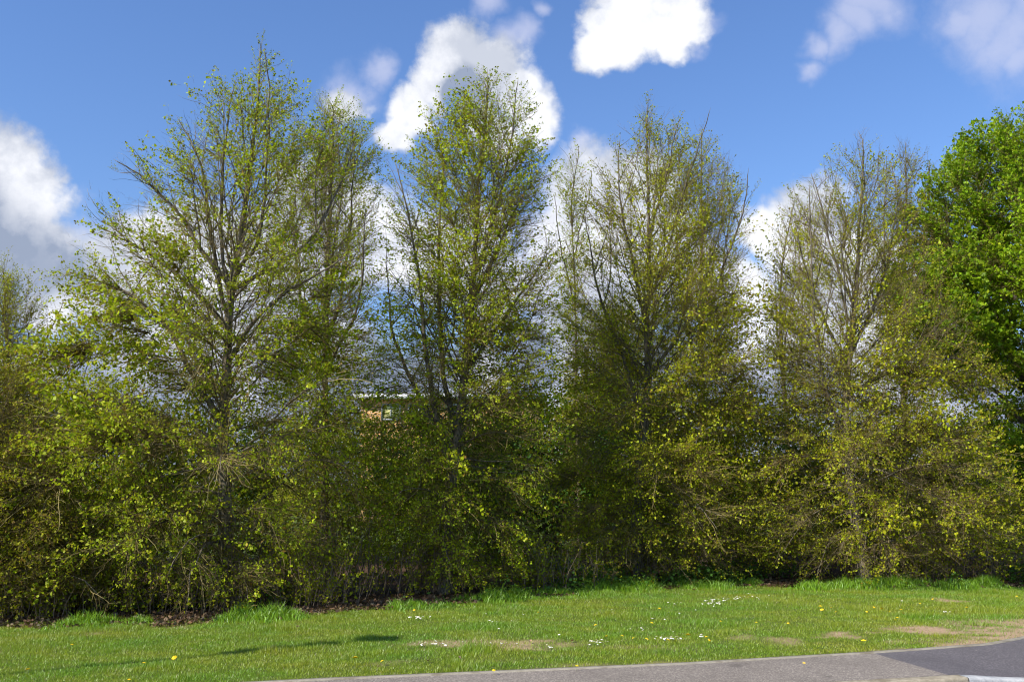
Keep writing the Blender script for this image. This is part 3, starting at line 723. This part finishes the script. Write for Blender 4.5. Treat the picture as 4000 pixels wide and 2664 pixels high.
tree('low_lime', 'low spreading lime at the left edge whose branches sweep down to the lawn', 'tree', (-70, 1400), 12.9,
     [(-70, 1420), (-60, 1200), (-50, 1050), (-50, 900), (-40, 790)], [[(-55, 1150), (20, 1000), (80, 900)], [(-55, 1200), (60, 1120), (150, 1080)]],
     [(780, -70, 10), (850, -150, 90), (1000, -250, 180), (1200, -300, 260), (1400, -300, 260), (1450, -250, 230)],
     121, BROWN, n1=110, n2=3.0, n3=10, r0=.08, leaf=.049, lpt=2, skey='low', leaf_lo=.6, bud=.8)
tree('maple_tree', 'dense bright green maple in full leaf at the right edge', 'tree', (2420, 1318), 20.5,
     [(2420, 1318), (2400, 1100), (2390, 900), (2380, 700), (2400, 500), (2420, 215)],
     [[(2395, 950), (2330, 780), (2260, 620), (2200, 480), (2190, 400)], [(2385, 800), (2320, 600), (2270, 430), (2260, 330)], [(2390, 650), (2480, 500), (2520, 350)], [(2392, 900), (2480, 760), (2580, 600)],
      [(2400, 1000), (2300, 900), (2200, 830), (2140, 760)], [(2390, 600), (2350, 430), (2330, 290)]],
     [(225, 2370, 2440), (260, 2280, 2500), (300, 2195, 2560), (370, 2130, 2610), (480, 2075, 2650), (560, 2040, 2680), (650, 2010, 2690), (780, 2050, 2690), (950, 2200, 2690), (1100, 2260, 2650)],
     131, MAPLE, n1=130, n2=4.6, n3=14, r0=.13, leaf=.070, lpt=4, bud=.9, skey='maple', hang=.25, skirt=.2, barkm=M_barkd, droop=.3, lump=.10)

# --- dark evergreen shrubs behind the row
def shrub(label, u, Y, w, top, seed, pal=DARK, n=12500, leaf=.07, group=None, cat='shrub', name='evergreen_shrub'):
    rng = np.random.default_rng(seed); b = at(u / S2, 700 / S2, Y); base = np.array([b[0], Y, 0.]); H = at(u / S2, top / S2, Y)[2]
    root = empty(name, tuple(base), label=label, cat=cat, group=group)
    P = []; R = []
    for k in range(26):
        a = rng.uniform(0, 6.28); q = rng.uniform(.1, .95); tip = base + np.array([math.cos(a) * w * q, math.sin(a) * w * .8 * q, H * rng.uniform(.6, .98) * math.sqrt(1 - q * q * .6)])
        s = base + np.array([math.cos(a), math.sin(a), 0]) * .15; t = np.linspace(0, 1, 8)[:, None]
        p = s * (1 - t) + tip * t; p[:, :2] -= ((tip - s)[:2] * .25) * (t * (1 - t) * 4) ; p[1:-1] += rng.normal(0, .03, (6, 3)); P.append(p); R.append(np.linspace(.025, .006, 8))
    V, Fs = tubes(np.array(P), np.array(R), 5); mesh_obj('stems', V, Fs, M_barkd, root, smooth=True, offset=base)['kind'] = 'stuff'
    a = rng.uniform(0, 6.28, n); ph = np.arccos(rng.uniform(-.2, 1, n)); q = rng.uniform(.45, 1, n) ** .6
    lum = 1 + .18 * np.sin(a * 3 + seed) * np.sin(ph * 4) + .12 * np.sin(a * 7 + ph * 6)
    pos = base + np.stack([np.cos(a) * np.sin(ph) * w * q * lum, np.sin(a) * np.sin(ph) * w * .8 * q * lum, H * (.45 + .55 * np.cos(ph) * q * lum)], -1)
    low = rng.uniform(0, 1, n) < .35; pos[low, 2] = rng.uniform(.05, .55, low.sum()) * H
    pos[:, 2] = np.maximum(pos[:, 2], .05)
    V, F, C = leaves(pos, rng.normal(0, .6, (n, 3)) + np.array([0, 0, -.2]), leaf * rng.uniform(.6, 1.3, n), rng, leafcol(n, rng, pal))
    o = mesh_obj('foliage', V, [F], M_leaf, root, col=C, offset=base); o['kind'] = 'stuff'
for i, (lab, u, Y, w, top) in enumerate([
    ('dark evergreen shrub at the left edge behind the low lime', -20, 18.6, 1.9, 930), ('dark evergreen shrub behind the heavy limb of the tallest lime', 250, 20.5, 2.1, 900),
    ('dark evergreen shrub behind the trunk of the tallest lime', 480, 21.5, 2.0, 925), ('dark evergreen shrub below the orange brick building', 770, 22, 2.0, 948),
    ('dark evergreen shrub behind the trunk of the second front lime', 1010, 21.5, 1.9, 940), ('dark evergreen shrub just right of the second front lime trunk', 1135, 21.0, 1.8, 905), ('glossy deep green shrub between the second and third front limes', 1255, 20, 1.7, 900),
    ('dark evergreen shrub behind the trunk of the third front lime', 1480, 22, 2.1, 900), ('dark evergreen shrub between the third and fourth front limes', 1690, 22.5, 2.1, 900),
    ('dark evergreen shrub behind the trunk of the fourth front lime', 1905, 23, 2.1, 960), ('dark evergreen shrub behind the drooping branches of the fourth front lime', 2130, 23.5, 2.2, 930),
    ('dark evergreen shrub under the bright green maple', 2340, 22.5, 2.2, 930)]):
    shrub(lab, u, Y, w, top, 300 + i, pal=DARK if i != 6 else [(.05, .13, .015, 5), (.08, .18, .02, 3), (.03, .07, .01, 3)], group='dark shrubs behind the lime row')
print('TRIS trees', TRIS)

# ------------------------------------------------------------------ building beyond the trees
by = 46.0
b0 = at(830 / S2, 905 / S2, by); b1 = at(1240 / S2, 905 / S2, by); zt = b0[2]
bl = empty('brick_building', ((b0[0] + b1[0]) / 2, by, 0), label='orange brick building with a white roof edge, glimpsed behind the trees', cat='building')
bo = np.array(bl.location)
V, F = box(b0[0], b1[0], by, by + 12, -.1, zt - .22); mesh_obj('wall', V, F, M_brick, bl, offset=bo)
V, F = box(b0[0] - .3, b1[0] + .3, by - .35, by + 12.3, zt - .22, zt); mesh_obj('fascia', V, F, M_white, bl, offset=bo)
V, F = box(b0[0] - .2, b1[0] + .2, by - .2, by + 12.1, zt + .002, zt + .06); mesh_obj('roof', V, F, M_roofg, bl, offset=bo)
for (u, v, w, h, pm) in [(419, 411.5, .42, .30, M_glassd), (391, 411.5, .36, .30, M_yellow), (460, 412, .42, .30, M_glassd)]:
    c = at(u, v, by); fr = []
    for q in (box(c[0] - w, c[0] + w, by - .06, by - .004, c[2] + h, c[2] + h + .09), box(c[0] - w, c[0] + w, by - .06, by - .004, c[2] - h - .09, c[2] - h),
              box(c[0] - w - .09, c[0] - w, by - .06, by - .004, c[2] - h - .09, c[2] + h + .09), box(c[0] + w, c[0] + w + .09, by - .06, by - .004, c[2] - h - .09, c[2] + h + .09), box(c[0] - .03, c[0] + .03, by - .055, by - .03, c[2] - h, c[2] + h)):
        fr.append((q[0], [q[1]]))
    V, Fs = merge(fr); wf = mesh_obj('window', V, Fs, M_metal, bl, offset=bo)
    V, F = box(c[0] - w, c[0] + w, by - .028, by - .004, c[2] - h, c[2] + h); p = mesh_obj('pane', V, F, pm, wf, offset=bo)

# ------------------------------------------------------------------ unseen post at left, added to cast the shadow streak on the lawn
tip = gnd(387, 638); el = math.tan(SUN_EL); hh = 6.0
lb = tip[:2] + SUNV[:2] * (hh / el); caster = empty('shadow_caster', (lb[0], lb[1], 0), label='unseen grey post with a panel, added to cast the shadow streak on the lawn', cat='shadow caster')
V, Fs = tubes(np.array([[[0, 0, -.1], [0, 0, 1.2], [0, 0, 1.25], [0, 0, 5.8]]], float), np.array([[.045, .03, .028, .026]]), 10, tip=False); mesh_obj('pole', V, Fs, M_metal, caster, smooth=True)
V, F = box(-.15, .15, -.15, .15, 5.75, 6.0); V[:4, :2] *= .55; mesh_obj('caster_head', V, F, M_metal, caster)  # added head, shaped for the dark blob at the shadow's end
pv = np.array([-SUNV[1], SUNV[0]]);
V, F = box(-.10, .10, -.04, .04, 4.5, 5.5); c, s_ = pv[0], pv[1]; xy = V[:, :2].copy(); V[:, 0] = xy[:, 0] * c - xy[:, 1] * s_ ; V[:, 1] = xy[:, 0] * s_ + xy[:, 1] * c; mesh_obj('caster_panel', V, F, M_metal, caster)  # added panel turned square to the sun to widen the shadow

# ------------------------------------------------------------------ grass
rng = np.random.default_rng(7)
def blades(x, y, h, wd, lean, col, segs=1):
    K = len(x); z = zl(x, y) - .004; a = rng.uniform(0, 6.28, K); b = rng.uniform(0, 6.28, K)
    base = np.stack([x, y, z], -1); side = np.stack([np.cos(a), np.sin(a), 0 * a], -1) * wd[:, None]
    ln = np.stack([np.cos(b), np.sin(b), 0 * b], -1) * (lean * h)[:, None]
    up = np.stack([0 * h, 0 * h, h], -1)
    if segs == 1:
        V = np.stack([base - side, base + side, base + up + ln], 1); F = np.arange(K * 3).reshape(K, 3); n = 3; Fs = [F]
    else:
        m = base + up * .6 + ln * .3
        V = np.stack([base - side, base + side, m + side * .8, m - side * .8, base + up + ln], 1); o = (np.arange(K) * 5)[:, None]
        Fs = [o + np.array([[0, 1, 2, 3]]), o + np.array([[3, 2, 4]])]; n = 5
    return V.reshape(-1, 3), Fs, np.repeat(col, n, axis=0)
def grasscol(x, y, K, lush=0):
    c = np.array([.17, .30, .012]); n = fbm(x * .9, y * 1.6, 21)[:, None]; n2 = fbm(x * 3.5, y * 4.5, 23)[:, None]
    n = np.clip((n - .55) * 1.8 + .45, 0, 1); col = c * (1 - n) + np.array([.30, .33, .02]) * n + (n2 - .5) * np.array([.13, .02, .01])
    col = np.clip(col, .01, 1) * rng.uniform(.7, 1.25, (K, 1))
    dry = rng.uniform(0, 1, K) < .05 + .25 * bareness(x, y); col[dry] = np.array([.38, .31, .14]) * rng.uniform(.7, 1.1, (dry.sum(), 1))
    return col
N = 760000
x = rng.uniform(-9, 10.5, N); s = rng.uniform(0, 1, N); yf = yfront(x) + .03; yb = yback(x) + .35; y = yf + s * (yb - yf)
vis = (np.abs(x) < .60 * y + .6) & (y < yb) & (y > yf)
b = bareness(x, y); keep = vis & (rng.uniform(0, 1, N) > b * .93) & (rng.uniform(0, 1, N) < np.clip(12.5 / y, .5, 1)); x, y = x[keep], y[keep]; K = len(x)
h = .020 * rng.uniform(.5, 1.4, K) * (.7 + .9 * fbm(x * 1.3, y * 1.8, 31)) * (1 + 1.3 * np.clip((fbm(x * 2.6, y * 3.1, 37) - .6) * 6, 0, 1))
V, Fs, C = blades(x, y, h, np.full(K, .0030), rng.uniform(.1, 1.0, K), grasscol(x, y, K))
g1 = mesh_obj('grass', V, Fs, M_blade, col=C); tag(g1, 'short mown green lawn between the footpath and the trees', 'grass', kind='stuff')
# long grass along the foot of the trees
K = 60000; x = rng.uniform(-8.5, 11, K); d = np.abs(rng.normal(0, .33, K)); y = yback(x) + .28 - d
tuft = fbm(x * 1.6, y * 1.2, 41) + .12 * np.clip((x + 1.5) / 3, -1, 1)
keep = rng.uniform(0, 1, K) < np.clip((tuft - .42) * 7, 0, 1); x, y, tuft, d = x[keep], y[keep], tuft[keep], d[keep]; K = len(x)
h = rng.uniform(.04, .17, K) * np.clip((tuft - .40) * 4 + .35 * (fbm(x * 6, y * 6, 77) - .5), .3, 1.15) * np.clip(1.1 - d * .8, .35, 1) * (.45 + 1.1 * fbm(x * 9, y * 9, 78))
col = np.array([.15, .31, .012]) * rng.uniform(.7, 1.4, (K, 1)) + np.array([.05, .03, 0]) * rng.uniform(0, 1, (K, 1))
V, Fs, C = blades(x, y, h, np.full(K, .0042), rng.uniform(.15, .8, K), col, 2)
g2 = mesh_obj('long_grass', V, Fs, M_blade, col=C); tag(g2, 'uncut longer grass along the foot of the trees', 'grass', kind='stuff')

# leaf litter and low plants under the trees
K = 16000; x = rng.uniform(-9, 11, K); y = yback(x) + np.abs(rng.normal(.1, 1.0, K)) - .12
pos = np.stack([x, y, zl(x, y) + rng.uniform(.004, .03, K)], -1); ax = rng.normal(0, 1, (K, 3)); ax[:, 2] *= .35
V, F, C = leaves(pos, ax, rng.uniform(.03, .07, K), rng, leafcol(K, rng, [(.12, .065, .035, 4), (.18, .10, .05, 3), (.07, .04, .02, 3), (.26, .19, .11, 1)]))
tag(mesh_obj('leaf_litter', V, [F], M_litter, col=C), 'brown fallen leaves and twigs on the soil under the trees', 'leaf litter', kind='stuff')
K = 26000; x = rng.uniform(-9, 11, K); y = yback(x) + np.abs(rng.normal(.15, .9, K)) - .05
m = fbm(x * .9, y * .9, 51) + .10 * np.exp(-((x - 2.6) / 1.5) ** 2); keep = rng.uniform(0, 1, K) < np.clip((m - .46) * 6, 0, 1); x, y, m = x[keep], y[keep], m[keep]; K = len(x)
z = rng.uniform(.02, 1, K) ** .8 * np.clip((m - .42) * 1.5, .06, .32)
V, F, C = leaves(np.stack([x, y, z], -1), rng.normal(0, 1, (K, 3)) * np.array([1, 1, .4]), rng.uniform(.03, .065, K), rng, leafcol(K, rng, [(.07, .16, .02, 5), (.10, .21, .03, 4), (.05, .10, .02, 3)]))
tag(mesh_obj('undergrowth', V, [F], M_leaf, col=C), 'low ivy and nettle leaves at the foot of the trees', 'undergrowth', kind='stuff')
# sucker shoots and low scrub along the row
def scrub(label, u, Y, w, H, n, seed, pal, lean=0.25, name='sucker_shoots', nl=9, group=None, r=.007):
    rg = np.random.default_rng(seed); b = at(u / S2, 700 / S2, Y); base = np.array([b[0], Y, 0.])
    root = empty(name, tuple(base), label=label, cat='shoots', group=group); m = 6
    P = np.empty((n, m, 3)); a = rg.uniform(0, 6.28, n); q = rg.uniform(.05, 1, n)
    P[:, 0] = base + np.stack([np.cos(a) * w * q, np.sin(a) * w * .5 * q, 0 * a], -1); d = nrm(np.stack([np.cos(a) * lean * q, np.sin(a) * lean * q, 0 * a + 1], -1) + rg.normal(0, .12, (n, 3)))
    L = H * rg.uniform(.4, 1, n)[:, None]
    for j in range(1, m): d = nrm(d + rg.normal(0, .09, (n, 3))); P[:, j] = P[:, j - 1] + d * L / (m - 1)
    R = r * rg.uniform(.6, 1.2, (n, 1)) * np.linspace(1, .3, m)[None]
    c = np.array([.19, .14, .09]) * rg.uniform(.6, 1.6, (n, 1)); A = tubes(P, R, 4)
    Q3 = P[:, 1:]; k = 6; Pt = np.repeat(P, k, axis=0); i = rg.integers(1, m, n * k); s0 = Pt[np.arange(n * k), i]; dd = nrm(rg.normal(0, 1, (n * k, 3)) + np.array([0, 0, .4]))
    ll = rg.uniform(.08, .3, (n * k, 1)); tw = np.stack([s0, s0 + dd * ll * .5, s0 + dd * ll + rg.normal(0, .02, (n * k, 3))], 1); Bt = tubes(tw, np.tile(np.array([[.0028, .002, .001]]), (n * k, 1)), 3)
    cb = np.repeat(c, k, axis=0)
    V, Fs = merge([A, Bt]); o = mesh_obj('stems', V, Fs, M_twig, root, col=np.concatenate([np.repeat(c, len(A[0]) // n, axis=0), np.repeat(cb, len(Bt[0]) // (n * k), axis=0)]), offset=base); o['kind'] = 'stuff'
    t = rg.uniform(0, 1, (n * k, 3)); pos = (tw[:, 0][:, None] + (tw[:, 2] - tw[:, 0])[:, None] * t[..., None]).reshape(-1, 3); K = len(pos); pos += rg.normal(0, .01, (K, 3)); pos[:, 2] = np.maximum(pos[:, 2], .04)
    V, F, C = leaves(pos, rg.normal(0, .6, (K, 3)) + np.array([0, 0, -.5]), .045 * rg.uniform(.5, 1.2, K), rg, leafcol(K, rg, pal)); o = mesh_obj('leaves', V, [F], M_leaf, root, col=C, offset=base); o['kind'] = 'stuff'
for i, (lab, u, Y, w, H, n) in enumerate([
    ('low twiggy growth at the far left where the branches meet the grass', 60, 12.75, 1.1, .7, 110), ('low twiggy growth in front of the tallest lime trunk', 440, 13.45, 1.0, .75, 110), ('low twiggy growth by the litter left of the second front lime', 690, 14.1, 1.0, .7, 110),
    ('thin upright sucker shoots round the base of the tallest lime', 540, 14.1, .7, 1.5, 90), ('bundle of thin straight shoots hugging the second front lime trunk', 1015, 15.6, .45, 1.4, 80),
    ('low bramble scrub to the right of the second front lime trunk', 1210, 16.1, 1.3, .9, 170), ('thin shoots round the base of the third front lime', 1475, 17.3, .6, 1.3, 70),
    ('reddish shoots round the base of the fourth front lime', 2060, 17.6, 1.2, 1.1, 130), ('leafy shoots between the tallest and second front limes', 780, 15.3, 1.2, 1.4, 150),
    ('low twiggy scrub at the left below the sweeping branches', 230, 13.5, 1.5, .9, 150), ('low leafy scrub at the right edge under the maple', 2300, 17.8, 1.3, 1.1, 130),
    ('low shoots between the third and fourth front limes', 1720, 18.6, 1.3, 1.2, 100)]):
    scrub(lab, u, Y, w, H, n, 500 + i, OLIVE, group='shoots and scrub along the foot of the row')
print('TRIS', TRIS)

# ------------------------------------------------------------------ flowers in the lawn
def disc_mesh(name, r, z, petals, m, dome=.3, inner=.0):
    V = [[0, 0, z + r * dome]]; F = []
    for k in range(petals * 2):
        a = k * math.pi / petals; q = r * (1 if k % 2 == 0 else .72); V.append([math.cos(a) * q, math.sin(a) * q, z])
    n = petals * 2
    for k in range(n): F.append([0, 1 + k, 1 + (k + 1) % n])
    me = bpy.data.meshes.new(name); me.from_pydata(V, [], F); me.materials.append(m); return me
def stem_mesh(h, m):
    V, Fs = tubes(np.array([[[0, 0, -.01], [.002, 0, h * .5], [0, 0, h]]]), np.array([[.0012, .0012, .001]]), 3); me = bpy.data.meshes.new('stem'); me.from_pydata(V.tolist(), [], [list(map(int, f)) for q in Fs for f in q]); me.materials.append(m); return me
ME_dp = disc_mesh('petals', .0125, .042, 8, M_daisyw, .15); ME_de = disc_mesh('eye', .0045, .0445, 4, M_daisyy, .5); ME_ds = stem_mesh(.042, M_stalk)
ME_np = disc_mesh('flower_head', .021, .055, 9, M_dand, .42); ME_ns = stem_mesh(.055, M_stalk)
rf = random.Random(3)
def place(name, parts, x, y, label, cat, group, sc=1.):
    e = empty(name, (x, y, float(zl(np.array([x]), np.array([y]))[0])), label=label, cat=cat, group=group); e.rotation_euler = (rf.uniform(-.1, .55), rf.uniform(-.45, .2), rf.uniform(0, 6)); e.scale = (sc,) * 3
    for nm, me in parts:
        c = bpy.data.objects.new(nm, me); COL.objects.link(c); c.parent = e
DAISY = [('petals', ME_dp), ('eye', ME_de), ('stem', ME_ds)]; DAND = [('flower_head', ME_np), ('stem', ME_ns)]
for (u, v, su, sv, n, lab, grp) in [
    (1640, 2412, 34, 4, 17, 'small white daisy in the tight clump near the long grass, below the second front lime', 'daisies in the clump below the second lime'),
    (1700, 2512, 75, 9, 26, 'small white daisy at the left end of the worn yellow strip', 'daisies at the left end of the worn strip'),
    (1950, 2514, 110, 8, 17, 'small white daisy beside the bare earth in the middle of the lawn', 'daisies beside the middle bare patch'),
    (2150, 2521, 16, 5, 5, 'small white daisy just right of the middle bare patch', 'daisies right of the middle bare patch'),
    (1935, 2427, 22, 4, 5, 'small white daisy alone in the mown grass above the middle bare patch', 'daisies above the middle bare patch'),
    (2335, 2506, 40, 7, 15, 'small white daisy in the loose clump left of the daisy row near the path', 'daisies in the loose clump near the path'),
    (2620, 2490, 48, 4, 26, 'small white daisy in the dense row near the path', 'daisies in the dense row near the path'),
    (2740, 2480, 16, 6, 4, 'small white daisy beside the two dandelions near the path', 'daisies beside dandelions near the path'),
    (2635, 2355, 26, 3, 7, 'small white daisy at the left end of the big drift by the long grass', 'daisies at the left of the big drift'),
    (2785, 2350, 50, 9, 40, 'small white daisy in the big drift in front of the third and fourth limes', 'daisies in the big drift'),
    (2890, 2334, 60, 9, 22, 'small white daisy at the right end of the big drift by the long grass', 'daisies at the right of the big drift'),
    (3695, 2386, 16, 4, 5, 'small white daisy in the little group above the bare earth at the right', 'daisies above the right bare earth'),
    (3515, 2344, 14, 2, 3, 'small white daisy in front of the fourth lime', 'daisies in front of the fourth lime'),
    (2400, 2420, 500, 50, 26, 'small white daisy scattered on its own in the lawn', 'single scattered daisies')]:
    for _ in range(n):
        p = gnd((u + rf.gauss(0, su * .62)) / S4, (v + rf.gauss(0, sv * .62)) / S4, .04); place('daisy', DAISY, p[0], p[1], lab, 'daisy', grp, rf.uniform(.8, 1.25))
DN = [(1620, 2380), (2106, 2383), (1503, 2574), (2252, 2594), (2332, 2438), (2543, 2425), (2572, 2375), (2810, 2420), (2687, 2480), (2763, 2479), (2763, 2491), (2602, 2496), (2483, 2483), (2373, 2479), (2956, 2430), (3080, 2431),
      (3204, 2373), (3213, 2383), (3243, 2367), (3269, 2386), (2521, 2491), (3375, 2503), (3479, 2381), (3519, 2375), (3525, 2387), (3507, 2410), (3499, 2416), (3450, 2370), (3589, 2350), (3648, 2332), (3383, 2380), (3779, 2371), (3971, 2324),
      (691, 2561), (114, 2607), (560, 2585), (503, 2645), (278, 2511), (1387, 2572), (1928, 2606), (3410, 2364), (3140, 2580), (2424, 2480)]
for (u, v) in DN:
    p = gnd(u / S4, v / S4, .055); big = (u, v) in ((2687, 2480), (3375, 2503), (691, 2561), (3204, 2373), (3213, 2383), (1387, 2572))
    if u < 800: lab, grp = 'yellow dandelion in the open lawn at the left, near the tallest lime', 'dandelions at the left'
    elif u < 2000: lab, grp = 'yellow dandelion in the lawn in front of the second front lime', 'dandelions before the second lime'
    elif u < 2900: lab, grp = 'yellow dandelion among the daisies in front of the third front lime', 'dandelions before the third lime'
    elif u < 3320: lab, grp = 'yellow dandelion in the small group between the third and fourth front limes', 'dandelions between third and fourth limes'
    else: lab, grp = 'yellow dandelion in the lawn in front of the fourth lime, near the bare earth', 'dandelions before the fourth lime'
    if (u, v) == (3375, 2503): lab, grp = 'single large yellow dandelion close to the path edge, left of the bare earth', None
    if (u, v) == (2687, 2480): lab, grp = 'large bright yellow dandelion right of the dense daisy row near the path', None
    if (u, v) == (691, 2561): lab, grp = 'large yellow dandelion near the shadow at the left of the lawn', None
    place('dandelion', DAND, p[0], p[1], lab, 'dandelion', grp, 1.3 if big else rf.uniform(.75, 1.05))
for k, (u, v, lab) in enumerate([(1675, 2576, 'tan dead leaf in the grass near the left end of the worn strip'), (1795, 2566, 'pale tan dead leaf lying below the worn strip'), (2070, 2501, 'curled tan leaf just above the middle bare patch'), (2238, 2498, 'orange brown leaf sprig in the lawn right of the middle bare patch'),
                                 (1163, 2445, 'short pale stick lying in the grass near the long grass'), (2710, 2300, 'pale crumpled leaf at the end of the nettle patch')]):
    p = gnd(u / S4, v / S4, .03); e = empty('fallen_leaf', (p[0], p[1], .03), label=lab, cat='leaf'); q = np.array([[-.03, 0, .0], [-.012, .02, .012], [.02, .016, .004], [.036, 0, .014], [.018, -.018, .003], [-.014, -.02, .010], [0, 0, -.004]])
    F = np.array([[6, i, (i + 1) % 6] for i in range(6)]); q = q * rf.uniform(.9, 1.3); mesh_obj('blade', q, F, M_tan, e); e.rotation_euler = (rf.uniform(.2, .8), 0, rf.uniform(0, 6))
